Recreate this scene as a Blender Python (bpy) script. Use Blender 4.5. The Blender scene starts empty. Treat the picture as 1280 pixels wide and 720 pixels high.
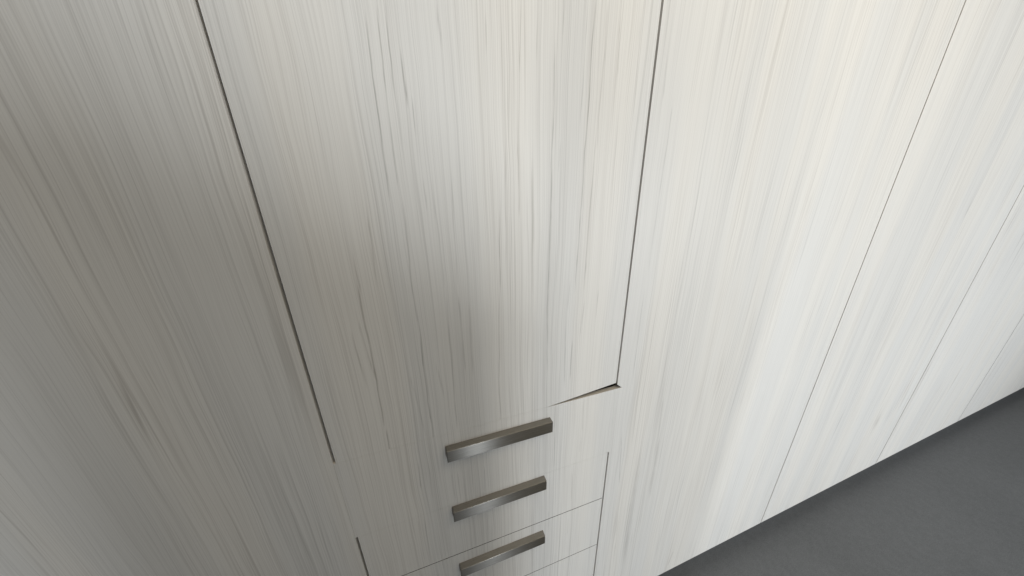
import bpy, bmesh, math, random
from mathutils import Matrix, Vector

# ------------------------------------------------------------------ camera
scene = bpy.context.scene
S = 0.5                 # metres from the lens to the wardrobe front
ZC = 1.5575             # lens height above the floor
YAW, PITCH, ROLL, FPX = -0.3158, -0.3395, 0.0209, 364.0

def rot(yaw, pitch, roll):
    return (Matrix.Rotation(yaw, 3, 'Z') @ Matrix.Rotation(pitch, 3, 'X') @ Matrix.Rotation(roll, 3, 'Y'))
RM = rot(YAW, PITCH, ROLL)
cam_data = bpy.data.cameras.new('camera')
cam = bpy.data.objects.new('camera', cam_data)
scene.collection.objects.link(cam)
right, fwd, up = RM.col[0], RM.col[1], RM.col[2]
m = Matrix((right, up, -fwd)).transposed().to_4x4()
m.translation = Vector((0, -S, ZC))
cam.matrix_world = m
cam_data.sensor_width = 36.0
cam_data.lens = FPX / 1280.0 * 36.0
cam_data.clip_start = 0.02
cam_data.clip_end = 100.0
scene.camera = cam

# ------------------------------------------------------------------ light
world = bpy.data.worlds.new('World')
scene.world = world
world.use_nodes = True
bg = world.node_tree.nodes['Background']
bg.inputs['Color'].default_value = (1.0, 0.96, 0.87, 1)
bg.inputs['Strength'].default_value = 0.095

def area(name, loc, target, sx, sy, power, color, spread=180.0):
    l = bpy.data.lights.new(name, 'AREA')
    l.shape = 'RECTANGLE'; l.size = sx; l.size_y = sy
    l.energy = power; l.color = color; l.spread = math.radians(spread)
    o = bpy.data.objects.new(name, l)
    scene.collection.objects.link(o)
    o.location = loc
    d = Vector(target) - Vector(loc)
    o.rotation_euler = d.to_track_quat('-Z', 'Y').to_euler()
    return o
# daylight window to the right of the photographer, an unseen narrow source behind for the handle highlights, the bright ceiling
area('window_light', (3.0, -3.7, 1.0), (0.4, 0, 1.05), 0.70, 1.5, 158.0, (0.895, 0.95, 1.0), 180)
area('handle_highlight_light', (0.305, -2.3, 0.9), (0.2, 0, 0.9), 0.13, 1.7, 9.0, (0.86, 0.93, 1.0), 180)
area('ceiling_light', (0.8, -0.9, 2.75), (0.8, -0.2, 1.2), 1.6, 0.8, 11.0, (1.0, 0.89, 0.70), 180)

scene.view_settings.view_transform = 'Standard'
scene.view_settings.look = 'None'
scene.view_settings.exposure = 0.0
scene.view_settings.gamma = 1.0
scene.view_settings.use_curve_mapping = False
scene.render.engine = 'CYCLES'

# ------------------------------------------------------------------ helpers
def plane_pt(px, py):
    """photograph pixel -> (x, z) in metres on the wardrobe front (used to read grain positions off the board)"""
    d = RM @ Vector(((px - 640) / FPX, 1.0, -(py - 360) / FPX))
    d = d / d.y * S
    return d.x, ZC + d.z

def link(o): scene.collection.objects.link(o)

def prism(name, poly, y0, y1, mat, parent, mats=None, bevel=0.0, facemat=None):
    """board: outline in (x, z) counter-clockwise seen from the room, front face y0, back face y1"""
    bm = bmesh.new()
    f = [bm.verts.new((x, y0, z)) for x, z in poly]
    b = [bm.verts.new((x, y1, z)) for x, z in poly]
    n = len(poly)
    front = bm.faces.new(f)
    bm.faces.new(b[::-1])
    for i in range(n):
        j = (i + 1) % n
        fa = bm.faces.new((f[i], b[i], b[j], f[j]))
        if facemat and i in facemat: fa.material_index = facemat[i]
    bmesh.ops.recalc_face_normals(bm, faces=bm.faces)
    if bevel:
        bmesh.ops.bevel(bm, geom=list(front.edges), offset=bevel, segments=2, affect='EDGES', profile=0.6)
    me = bpy.data.meshes.new(name); bm.to_mesh(me); bm.free()
    for mm in (mats or [mat]): me.materials.append(mm)
    o = bpy.data.objects.new(name, me); link(o)
    o.parent = parent
    return o

def rect(x0, x1, z0, z1): return [(x0, z0), (x1, z0), (x1, z1), (x0, z1)]

# ------------------------------------------------------------------ materials
class NT:
    def __init__(s, name):
        s.mat = bpy.data.materials.new(name); s.mat.use_nodes = True
        s.t = s.mat.node_tree; s.bsdf = s.t.nodes['Principled BSDF']
    def put(s, sock, v):
        if isinstance(v, bpy.types.NodeSocket): s.t.links.new(v, sock)
        elif v is not None: sock.default_value = v
    def math(s, op, a, b=None, c=None, clamp=False):
        n = s.t.nodes.new('ShaderNodeMath'); n.operation = op; n.use_clamp = clamp
        s.put(n.inputs[0], a); s.put(n.inputs[1], b); s.put(n.inputs[2], c)
        return n.outputs[0]
    def smooth(s, v, a, b, c, d, kind='SMOOTHSTEP'):
        n = s.t.nodes.new('ShaderNodeMapRange'); n.interpolation_type = kind
        s.put(n.inputs['Value'], v)
        for k, q in zip(('From Min', 'From Max', 'To Min', 'To Max'), (a, b, c, d)): n.inputs[k].default_value = q
        return n.outputs['Result']
    def xyz(s, x, y, z):
        n = s.t.nodes.new('ShaderNodeCombineXYZ')
        for k, v in zip('XYZ', (x, y, z)): s.put(n.inputs[k], v)
        return n.outputs[0]
    def noise(s, vec, scale=1.0, detail=2.0, rough=0.5):
        n = s.t.nodes.new('ShaderNodeTexNoise')
        s.put(n.inputs['Vector'], vec); n.inputs['Scale'].default_value = scale
        n.inputs['Detail'].default_value = detail; n.inputs['Roughness'].default_value = rough
        return n.outputs['Fac']
    def mix(s, f, a, b, blend='MIX'):
        n = s.t.nodes.new('ShaderNodeMix'); n.data_type = 'RGBA'; n.blend_type = blend
        s.put(n.inputs[0], f); s.put(n.inputs[6], a); s.put(n.inputs[7], b)
        return n.outputs[2]

def laminate(name, lines=(), seed=0.0, streak_attr=False, thin_amt=0.30):
    """white-washed wood-look laminate; upright grain; `lines` are the dark grain streaks seen on the boards (x0,z0,x1,z1,strength,width)"""
    k = NT(name)
    tc = k.t.nodes.new('ShaderNodeTexCoord')
    sp = k.t.nodes.new('ShaderNodeSeparateXYZ'); k.t.links.new(tc.outputs['Object'], sp.inputs[0])
    X, Z = sp.outputs['X'], sp.outputs['Z']
    at = k.t.nodes.new('ShaderNodeAttribute'); at.attribute_type = 'OBJECT'; at.attribute_name = 'grain_shift'
    sh = at.outputs['Fac']
    xs = k.math('MULTIPLY_ADD', sh, 0.731, X)
    zs = k.math('MULTIPLY_ADD', sh, 2.37, Z)
    w1 = k.noise(k.xyz(k.math('MULTIPLY', xs, 9.0), seed, k.math('MULTIPLY', zs, 2.2)), 1, 2)
    w2 = k.noise(k.xyz(k.math('MULTIPLY', xs, 25.0), seed + 4, k.math('MULTIPLY', zs, 9.0)), 1, 1)
    wob = k.math('MULTIPLY_ADD', k.math('SUBTRACT', w1, 0.5), 0.016, k.math('MULTIPLY', k.math('SUBTRACT', w2, 0.5), 0.003))
    xw = k.math('ADD', xs, wob)
    def st(fx, fz, sd, det=2.0, r=0.5):
        return k.noise(k.xyz(k.math('MULTIPLY', xw, fx), seed + sd, k.math('MULTIPLY', zs, fz)), 1, det, r)
    dens = k.smooth(st(7.0, 0.7, 11), 0.36, 0.60, 0.35, 1.0)
    fine = st(640.0, 3.0, 1, 2, 0.6)
    mid = st(230.0, 1.1, 2, 2, 0.6)
    broad = st(30.0, 0.6, 3, 2, 0.55)
    tone = st(9.0, 0.5, 5, 1)
    cont = k.math('ABSOLUTE', k.math('SUBTRACT', st(40.0, 0.55, 7, 1.0), 0.5))
    gate = k.smooth(st(16.0, 1.5, 9, 2), 0.52, 0.68, 0.0, 1.0)
    thin = k.math('MULTIPLY', k.smooth(cont, 0.0, 0.022, 1.0, 0.0), gate)
    cont2 = k.math('ABSOLUTE', k.math('SUBTRACT', st(150.0, 1.0, 17, 1.0), 0.5))
    hair = k.math('MULTIPLY', k.smooth(cont2, 0.0, 0.045, 1.0, 0.0), dens)
    # darkness amount
    dk = k.math('MULTIPLY', thin, thin_amt)
    dk = k.math('MULTIPLY_ADD', hair, 0.18, dk)
    dk = k.math('MULTIPLY_ADD', k.math('MULTIPLY', k.smooth(mid, 0.40, 0.70, 0.0, 1.0), dens), 0.15, dk)
    dk = k.math('MULTIPLY_ADD', k.smooth(broad, 0.46, 0.78, 0.0, 1.0), 0.08, dk)
    dk = k.math('MULTIPLY_ADD', k.smooth(fine, 0.3, 0.7, -0.5, 0.5), 0.20, dk)
    # streaks placed where the board shows them
    x2 = k.math('MULTIPLY_ADD', k.math('SUBTRACT', w2, 0.5), 0.006, X)
    brk = k.smooth(k.noise(k.xyz(k.math('MULTIPLY', X, 120.0), seed + 23, k.math('MULTIPLY', Z, 16.0)), 1, 2), 0.25, 0.6, 0.45, 1.0)
    acc = None
    for (xa, za, xb, zb, stg, wd) in lines:
        b = (xb - xa) / (zb - za); a = xa - b * za
        zm = (za + zb) / 2; hl = abs(za - zb) / 2 * 1.18 + 0.004
        d = k.math('ABSOLUTE', k.math('SUBTRACT', x2, k.math('MULTIPLY_ADD', Z, b, a)))
        p = k.smooth(d, 0.0, wd, stg, 0.0)
        u = k.math('ABSOLUTE', k.math('SUBTRACT', Z, zm))
        e = k.smooth(u, hl * 0.55, hl, 1.0, 0.0)
        acc = k.math('MULTIPLY', p, e) if acc is None else k.math('MULTIPLY_ADD', p, e, acc)
    if streak_attr:
        sa = k.t.nodes.new('ShaderNodeAttribute'); sa.attribute_type = 'GEOMETRY'; sa.attribute_name = 'streak'
        acc = sa.outputs['Fac']
    if acc is not None:
        dk = k.math('MULTIPLY_ADD', k.math('MINIMUM', acc, 0.9), brk, dk)
    dk = k.math('MAXIMUM', k.math('MINIMUM', dk, 0.95), -0.05)
    base = k.mix(k.smooth(tone, 0.35, 0.65, 0, 1), (0.755, 0.725, 0.675, 1), (0.715, 0.696, 0.662, 1))
    dark = k.mix(k.smooth(tone, 0.4, 0.6, 0, 1), (0.300, 0.262, 0.226, 1), (0.285, 0.266, 0.246, 1))
    col = k.mix(dk, base, dark)
    k.put(k.bsdf.inputs['Base Color'], col)
    k.put(k.bsdf.inputs['Roughness'], k.math('MULTIPLY_ADD', fine, 0.16, 0.42))
    k.bsdf.inputs['Specular IOR Level'].default_value = 0.32
    bp = k.t.nodes.new('ShaderNodeBump'); bp.inputs['Strength'].default_value = 0.12; bp.inputs['Distance'].default_value = 0.0006
    k.put(bp.inputs['Height'], k.math('MULTIPLY_ADD', dk, -1.0, k.math('MULTIPLY', fine, 0.5)))
    k.t.links.new(bp.outputs[0], k.bsdf.inputs['Normal'])
    return k.mat

def plain(name, col, rough, mott=0.0, scale=30.0):
    k = NT(name)
    tc = k.t.nodes.new('ShaderNodeTexCoord')
    n = k.noise(tc.outputs['Object'], scale, 5, 0.6)
    f = k.smooth(n, 0.3, 0.7, 1 - mott, 1 + mott, 'LINEAR')
    hsv = k.t.nodes.new('ShaderNodeHueSaturation'); hsv.inputs['Color'].default_value = (*col, 1)
    k.put(hsv.inputs['Value'], f)
    k.put(k.bsdf.inputs['Base Color'], hsv.outputs[0])
    k.put(k.bsdf.inputs['Roughness'], k.math('MULTIPLY_ADD', n, 0.2, rough - 0.1))
    return k.mat

def brushed(name):
    k = NT(name)
    tc = k.t.nodes.new('ShaderNodeTexCoord')
    sp = k.t.nodes.new('ShaderNodeSeparateXYZ'); k.t.links.new(tc.outputs['Object'], sp.inputs[0])
    v = k.xyz(k.math('MULTIPLY', sp.outputs['X'], 30.0), k.math('MULTIPLY', sp.outputs['Y'], 1800.0), k.math('MULTIPLY', sp.outputs['Z'], 1800.0))
    n = k.noise(v, 1, 2)
    k.put(k.bsdf.inputs['Base Color'], k.mix(k.smooth(n, 0.3, 0.7, 0, 1), (0.215, 0.204, 0.184, 1), (0.272, 0.260, 0.240, 1)))
    k.bsdf.inputs['Metallic'].default_value = 1.0
    k.put(k.bsdf.inputs['Roughness'], k.math('MULTIPLY_ADD', n, 0.06, 0.31))
    k.bsdf.inputs['Anisotropic'].default_value = 1.0
    k.put(k.bsdf.inputs['Tangent'], k.xyz(0.0, 0.7071, 0.7071))
    return k.mat

# streaks: photograph pixels (x1,y1,x2,y2), strength, half width in px
DOOR_PX = [
 (471,0,482,110,.48,1.5),(481,0,492,115,.5,1.5),(458.5,27,467,105,.5,1.6),(467,105,478.5,180,.55,1.6),(502,77,508,122,.5,1.6),
 (515,125,519,165,.4,1.3),(488,155,497,230,.32,1.4),(544.7,12,549,45,.2,2),(607,20,607,62,.25,1.3),(477,180,487,243,.42,1.5),
 (503.5,258,515,360,.36,1.5),(516,360,523.5,410,.36,1.5),(523.5,410,541,540,.6,1.6),(541,540,542.5,560,.35,1.2),(458.5,272,471,352,.34,1.8),
 (441,320,450,360,.4,1.5),(447,360,462,430,.6,1.8),(462,430,481,535,.62,1.8),(482,538,490,580,.7,1.4),(530,235,535,262,.32,1.4),
 (541,230,556,360,.28,1.6),(563.5,217,572,360,.22,1.8),(572,372,582,460,.36,1.6),(558.5,375,566,472,.34,1.5),(566,472,571,535,.34,1.5),
 (586,385,591,465,.25,1.8),(625,267,625,360,.34,1.3),(623.5,360,625,535,.28,1.3),(546,460,556,495,.32,1.3),(513,472,531,540,.25,1.5),
 (446,397,468.5,470,.36,2.0),(440,420,458,480,.3,2.0),(650.7,0,650.5,87,.28,1.2),(672,0,672,75,.2,1.2),(706,5,704,32,.25,1.2),
 (694,62,691,180,.48,1.2),(690,190,689,255,.5,1.2),(689,255,685,360,.42,1.3),(685,360,684,460,.3,1.5),(744,0,739,75,.45,1.2),
 (739,75,732.5,180,.6,1.2),(731,180,726,267,.5,1.2),(726,267,719,360,.58,1.2),(735,5,724,170,.22,1.2),(759,12,754,82,.25,1.5),
 (754,82,746,180,.3,1.4),(745,180,735,292,.3,1.3),(735,292,730,360,.36,1.3),(775,32,771,100,.2,1.5),(802,12,790,170,.16,1.5),
 (647.5,180,649,270,.32,1.4),(700,187,699,205,.3,1.1),(715,430,712.5,475,.5,1.0),(707.5,410,705.5,480,.3,1.1),(730,385,725,422,.3,1.1),
 (747,372,745,397,.24,1.1),(712,360,710,385,.3,1.1),(631,180,632,330,.22,1.4),(666,200,665,470,.18,2.5),
]
DRAWER_PX = [
 (695,508,693,535,.3,1.0),(693.7,545,692.5,582,.34,1.0),(730,500,727.5,540,.4,1.0),(726,545,724,565,.3,1.0),(660,555,660,597,.3,1.0),
 (672,552,672,585,.25,1.0),(715,590,714,625,.3,1.0),(523.5,580,527,610,.5,1.3),(535,580,541,625,.2,1.2),(565,592,568.5,622,.4,1.2),
 (572,592,576,625,.38,1.2),(522,650,531,700,.36,1.3),(531,650,538.5,702,.38,1.3),(606,585,606.5,615,.36,1.0),(608.5,640,610,677,.42,1.0),
 (588.5,565,591,610,.25,1.0),(578.5,655,582,690,.25,1.2),(710,650,709,668,.22,1.0),(686,640,685,660,.2,1.0),
]
PANEL_PX = [
 (834,75,829,120,.2,1.4),(840,137,834,180,.28,1.3),(834,180,824,242,.34,1.3),(824,242,810,342,.32,1.3),(805,367,791,472,.26,1.2),
 (777,545,774,602,.4,1.0),(800,565,780,702,.26,5),(824,545,812,620,.22,4),(829,500,822,550,.25,1.6),(841,690,835,706,.3,1.0),
]
def to_lines(px, gain=1.0):
    out = []
    for x1, y1, x2, y2, s, w in px:
        a = plane_pt(x1, y1); b = plane_pt(x2, y2)
        c = plane_pt((x1 + x2) / 2 + w, (y1 + y2) / 2); d = plane_pt((x1 + x2) / 2, (y1 + y2) / 2)
        out.append((a[0], a[1], b[0], b[1], s * gain, abs(c[0] - d[0]) * 1.0))
    return out
M_door = laminate('laminate_door', (), 0.0, True, 0.08)
M_drawer = laminate('laminate_drawer', to_lines(DRAWER_PX, 0.65), 0.0, False, 0.08)
M_panel = laminate('laminate_panel', to_lines(PANEL_PX, 0.85), 0.0, False, 0.12)
M_plain = laminate('laminate_plain', (), 0.0)
M_seam_shade = plain('drawer_seam_shade', (0.17, 0.16, 0.155), 0.6, 0.05, 60)  # drawer top edges coloured dark so the seams read as shadow lines
M_edge = plain('raw_board_edge', (0.84, 0.80, 0.74), 0.6, 0.05, 60)
M_core = plain('carcass_board', (0.05, 0.048, 0.046), 0.7, 0.05)
M_plinth = plain('plinth_board', (0.28, 0.28, 0.28), 0.6, 0.05)
M_metal = brushed('brushed_nickel')
def floor_mat():
    k = NT('grey_floor')
    tc = k.t.nodes.new('ShaderNodeTexCoord')
    a = k.noise(tc.outputs['Object'], 3.0, 4, 0.6); b = k.noise(tc.outputs['Object'], 260.0, 3, 0.7); c = k.noise(tc.outputs['Object'], 45.0, 3, 0.6)
    f = k.math('MULTIPLY_ADD', k.smooth(b, 0.35, 0.65, -1, 1), 0.22, k.math('MULTIPLY_ADD', k.smooth(c, 0.3, 0.7, -1, 1), 0.10, k.math('MULTIPLY_ADD', a, 0.5, 0.25)), clamp=True)
    k.put(k.bsdf.inputs['Base Color'], k.mix(f, (0.105, 0.110, 0.114, 1), (0.200, 0.206, 0.212, 1)))
    k.put(k.bsdf.inputs['Roughness'], k.math('MULTIPLY_ADD', a, 0.3, 0.40))
    bp = k.t.nodes.new('ShaderNodeBump'); bp.inputs['Strength'].default_value = 0.25; bp.inputs['Distance'].default_value = 0.001
    k.put(bp.inputs['Height'], b); k.t.links.new(bp.outputs[0], k.bsdf.inputs['Normal'])
    return k.mat
M_floor = floor_mat()

# ------------------------------------------------------------------ setting
bm = bmesh.new()
vs = [bm.verts.new(p) for p in ((-8, -8, 0), (12, -8, 0), (12, 0.6, 0), (-8, 0.6, 0))]
bm.faces.new(vs)
me = bpy.data.meshes.new('floor'); bm.to_mesh(me); bm.free(); me.materials.append(M_floor)
floor = bpy.data.objects.new('floor', me); link(floor)
floor['kind'] = 'structure'; floor['label'] = 'smooth mid-grey floor in front of the wardrobe'

# unseen slabs added behind the photographer to shade the left half of the wardrobe from the window
M_slab = plain('shade_slab_grey', (0.55, 0.54, 0.51), 0.8, 0.02)
for wx0, wx1, wy, wh in ((0.26, 0.726, -0.76, 1.485), (0.47, 1.32, -2.0, 1.50)):        # two added light-blocking slabs
    bm = bmesh.new(); bmesh.ops.create_cube(bm, size=1.0)
    for v in bm.verts: v.co = Vector(((wx0 + wx1) / 2 + v.co.x * (wx1 - wx0), wy + v.co.y * 0.10, wh / 2 + v.co.z * wh + (0.15 * -v.co.x * 2 if v.co.z > 0 else 0)))
    me = bpy.data.meshes.new('shade_slab'); bm.to_mesh(me); bm.free(); me.materials.append(M_slab)
    shade_slab = bpy.data.objects.new('shade_slab', me); link(shade_slab)
    shade_slab['kind'] = 'structure'

# ------------------------------------------------------------------ wardrobe
def PX(v): return v * S
def PZ(v): return ZC + v * S
XR, XL = PX(0.8716), PX(-0.3985)
ZS, ZB, ZCm, ZD = PZ(-0.9867), PZ(-1.413), PZ(-1.7728), PZ(-2.1988)
ZE = ZD - 0.213                       # next seam down
ZBOT, ZTOP = PZ(-2.955), 2.30
G = 0.0024                            # half of an upright gap
TH = 0.018

ward = bpy.data.objects.new('wardrobe', None); link(ward)
ward.location = (0, 0, 0); ward.empty_display_size = 0.1
ward['label'] = 'tall built-in wardrobe in pale grey streaked wood-look laminate with drawers and bar handles'
ward['category'] = 'wardrobe'

def board(name, poly, mat, shift=0.0, label=None, **kw):
    o = prism(name, poly, 0.0, kw.pop('th', TH), mat, ward, **kw)
    o['grain_shift'] = shift
    if label: o['label'] = label
    return o

T = 0.00025
# middle door: its lower edge meets the drawer on the left and lifts off it towards the right corner
XSL = PX(0.487)
def door_front():
    """the middle door: its face is a fine grid that carries the dark grain streaks as a point attribute"""
    from mathutils import noise as mn
    lines = to_lines(DOOR_PX, 1.45)
    x0, x1 = XL + G, XR - G
    NXC, rows = 760, [i / 46 for i in range(47)]
    def zb(x): return ZS + T if x < XSL else ZS + T + (x - XSL) / (x1 - XSL) * (PZ(-0.949) - ZS - T)
    zt = 1.90                                   # streaks are read off the photograph up to here
    vs, fs, val = [], [], []
    for r in rows:
        for i in range(NXC + 1):
            x = x0 + (x1 - x0) * i / NXC
            vs.append((x, 0.0, zb(x) + (zt - zb(x)) * r)); val.append(0.0)
    W = NXC + 1
    step = (x1 - x0) / NXC
    for (xa, za, xb, zb_, stg, wd) in lines:
        if za < zb_: xa, za, xb, zb_ = xb, zb_, xa, za
        zm, hl = (za + zb_) / 2, (za - zb_) / 2 * 1.18 + 0.004
        sd = xa * 37.1 + za * 11.3
        wd = max(wd, step * 1.6)
        for j in range(len(rows)):
            zj = vs[j * W + W // 3][2]
            u = abs(zj - zm) / hl
            if u >= 1.0: continue
            e = 1.0 if u < 0.55 else 1 - (u - 0.55) / 0.45
            e = e * e * (3 - 2 * e)
            xc = xa + (xb - xa) * (za - zj) / (za - zb_) + 0.0022 * mn.noise(Vector((sd, zj * 14, 0))) + 0.0008 * mn.noise(Vector((sd, zj * 45, 5)))
            e *= 0.75 + 0.4 * mn.noise(Vector((sd, zj * 20, 9)))
            for i in range(max(0, int((xc - wd - x0) / step)), min(NXC, int((xc + wd - x0) / step) + 1) + 1):
                q = abs(x0 + i * step - xc) / wd
                if q < 1:
                    q = 1 - q
                    val[j * W + i] += stg * e * q * q * (3 - 2 * q)
    for j in range(len(rows) - 1):
        for i in range(NXC):
            a = j * W + i
            fs.append((a, a + 1, a + W + 1, a + W))
    n = len(vs)
    # rest of the face, edges and back
    bot = list(range(0, W)); top = list(range((len(rows) - 1) * W, len(rows) * W))
    ex = [(x1, 0, ZTOP), (x0, 0, ZTOP), (x0, TH, ZS + T), (XSL, TH, ZS + T), (x1, TH, PZ(-0.949)), (x1, TH, ZTOP), (x0, TH, ZTOP)]
    vs += ex; val += [0.0] * len(ex)
    fs.append(tuple(top) + (n, n + 1))
    fs.append((n + 2, n + 6, n + 5, n + 4, n + 3))
    fs.append(tuple(bot[::-1]) + (n + 2, n + 3, n + 4))
    fs.append((n, n + 5, n + 6, n + 1))
    fs.append(tuple(j * W + W - 1 for j in range(len(rows))) [::-1] + (n + 4, n + 5, n))
    fs.append(tuple(j * W for j in range(len(rows))) + (n + 1, n + 6, n + 2))
    me = bpy.data.meshes.new('door'); me.from_pydata(vs, [], fs)
    at = me.attributes.new('streak', 'FLOAT', 'POINT'); at.data.foreach_set('value', val)
    me.materials.append(M_door); me.update()
    o = bpy.data.objects.new('door', me); link(o); o.parent = ward
    o['grain_shift'] = 0.0; o['label'] = 'wide middle door, bottom right corner lifted off the drawer below'
    return o
door = door_front()
# neighbouring tall panel on the right: closed against the top drawer, nicked at the open corner
PR = XR + 0.90
NX = plane_pt(777.2, 484.6)[0]
panel = board('door', [(XR + G, ZBOT), (PR - G, ZBOT), (PR - G, ZTOP), (XR + G, ZTOP), (XR + G, PZ(-0.962)), (NX, ZS), (NX, ZS - 0.0005), (XR + T, ZS - 0.006), (XR + T, ZB), (XR + G, ZB - 0.0008)], M_panel, 0.0,
              'tall plain door right of the drawers')
board('door', rect(XL - 0.62, XL - G, ZBOT, ZTOP), M_plain, 1.37, 'tall door left of the drawers')
x = PR
for i in range(4):
    board('door', rect(x + G, x + 0.90 - G, ZBOT, ZTOP), M_plain, 2.11 + i * 1.13)
    x += 0.90
XEND = x

# drawers
d1 = board('drawer', [(XL - G + T, ZB + T), (XR, ZB + T), (XR, ZS - 0.006), (NX - T, ZS - 0.0005), (NX - T, ZS), (XL - G + T, ZS)], M_drawer, 0.0,
           'top drawer front, raw beige edge showing under the lifted door', th=0.0115, mats=[M_drawer, M_edge], facemat={4: 1})
HG = 0.0011
d2 = board('drawer', rect(XL + G, XR - G, ZCm + HG, ZB), M_drawer, 0.0)
d3 = board('drawer', rect(XL + G, XR - G, ZD + HG, ZCm - HG), M_drawer, 0.0, mats=[M_drawer, M_seam_shade], facemat={2: 1})
d4 = board('drawer', rect(XL + G, XR - G, ZE + HG, ZD - HG), M_drawer, 0.0, mats=[M_drawer, M_seam_shade], facemat={2: 1})
d5 = board('drawer', rect(XL + G, XR - G, ZBOT, ZE - HG), M_drawer, 0.21, mats=[M_drawer, M_seam_shade], facemat={2: 1})

# carcass behind the fronts
def box(name, x0, x1, y0, y1, z0, z1, mat):
    return prism(name, rect(x0, x1, z0, z1), y0, y1, mat, ward)
XA = XL - 0.63
for xx in (XL, XR, PR): box('divider', xx - 0.009, xx + 0.009, 0.024, 0.56, ZBOT, ZTOP - 0.02, M_core)
for xx in (XA, XEND): box('side_panel', xx - 0.009, xx + 0.009, 0.0, 0.56, 0.0, ZTOP, M_plain)
box('back_panel', XA + 0.01, XEND - 0.01, 0.561, 0.57, 0.0, ZTOP, M_core)
box('top_panel', XA + 0.01, XEND - 0.01, 0.02, 0.56, ZTOP - 0.018, ZTOP - 0.001, M_core)
box('bottom_panel', XA + 0.01, XEND - 0.01, 0.062, 0.56, ZBOT - 0.018, ZBOT - 0.0005, M_core)
box('plinth', XA + 0.01, XEND - 0.01, 0.045, 0.061, 0.0, ZBOT - 0.001, M_plinth)

# handles: folded strip with a flat top and a flat front, hollow underneath
def handle(parent, x0, x1, zt, t, h):
    bm = bmesh.new()
    bmesh.ops.create_cube(bm, size=1.0)
    for v in bm.verts:
        v.co = Vector((v.co.x * (x1 - x0), v.co.y * t, v.co.z * h))
    bm.normal_update()
    back = [f for f in bm.faces if f.normal.y > 0.9 or f.normal.z < -0.9]
    bmesh.ops.delete(bm, geom=back, context='FACES')
    bmesh.ops.bevel(bm, geom=[e for e in bm.edges if len(e.link_faces) == 2], offset=0.0012, segments=3, affect='EDGES', profile=0.5)
    bmesh.ops.recalc_face_normals(bm, faces=bm.faces)
    bmesh.ops.solidify(bm, geom=list(bm.faces), thickness=0.0022)
    me = bpy.data.meshes.new('handle'); bm.to_mesh(me); bm.free()
    me.materials.append(M_metal)
    o = bpy.data.objects.new('handle', me); link(o)
    o.location = ((x0 + x1) / 2, -t / 2, zt - h / 2)
    o.parent = parent
    return o
HT, HH = PX(0.0324), PX(0.0602)
handle(d1, PX(0.0118), PX(0.5052), PZ(-1.05), HT, HH)
handle(d2, PX(0.0078), PX(0.4812), PZ(-1.4224), HT, HH)
handle(d3, PX(0.0078), PX(0.4812), PZ(-1.8485), HT, HH)
handle(d4, PX(0.0078), PX(0.4812), PZ(-2.2745), HT, HH)
handle(d5, PX(0.0078), PX(0.4812), PZ(-2.2745) - 0.213, HT, HH)
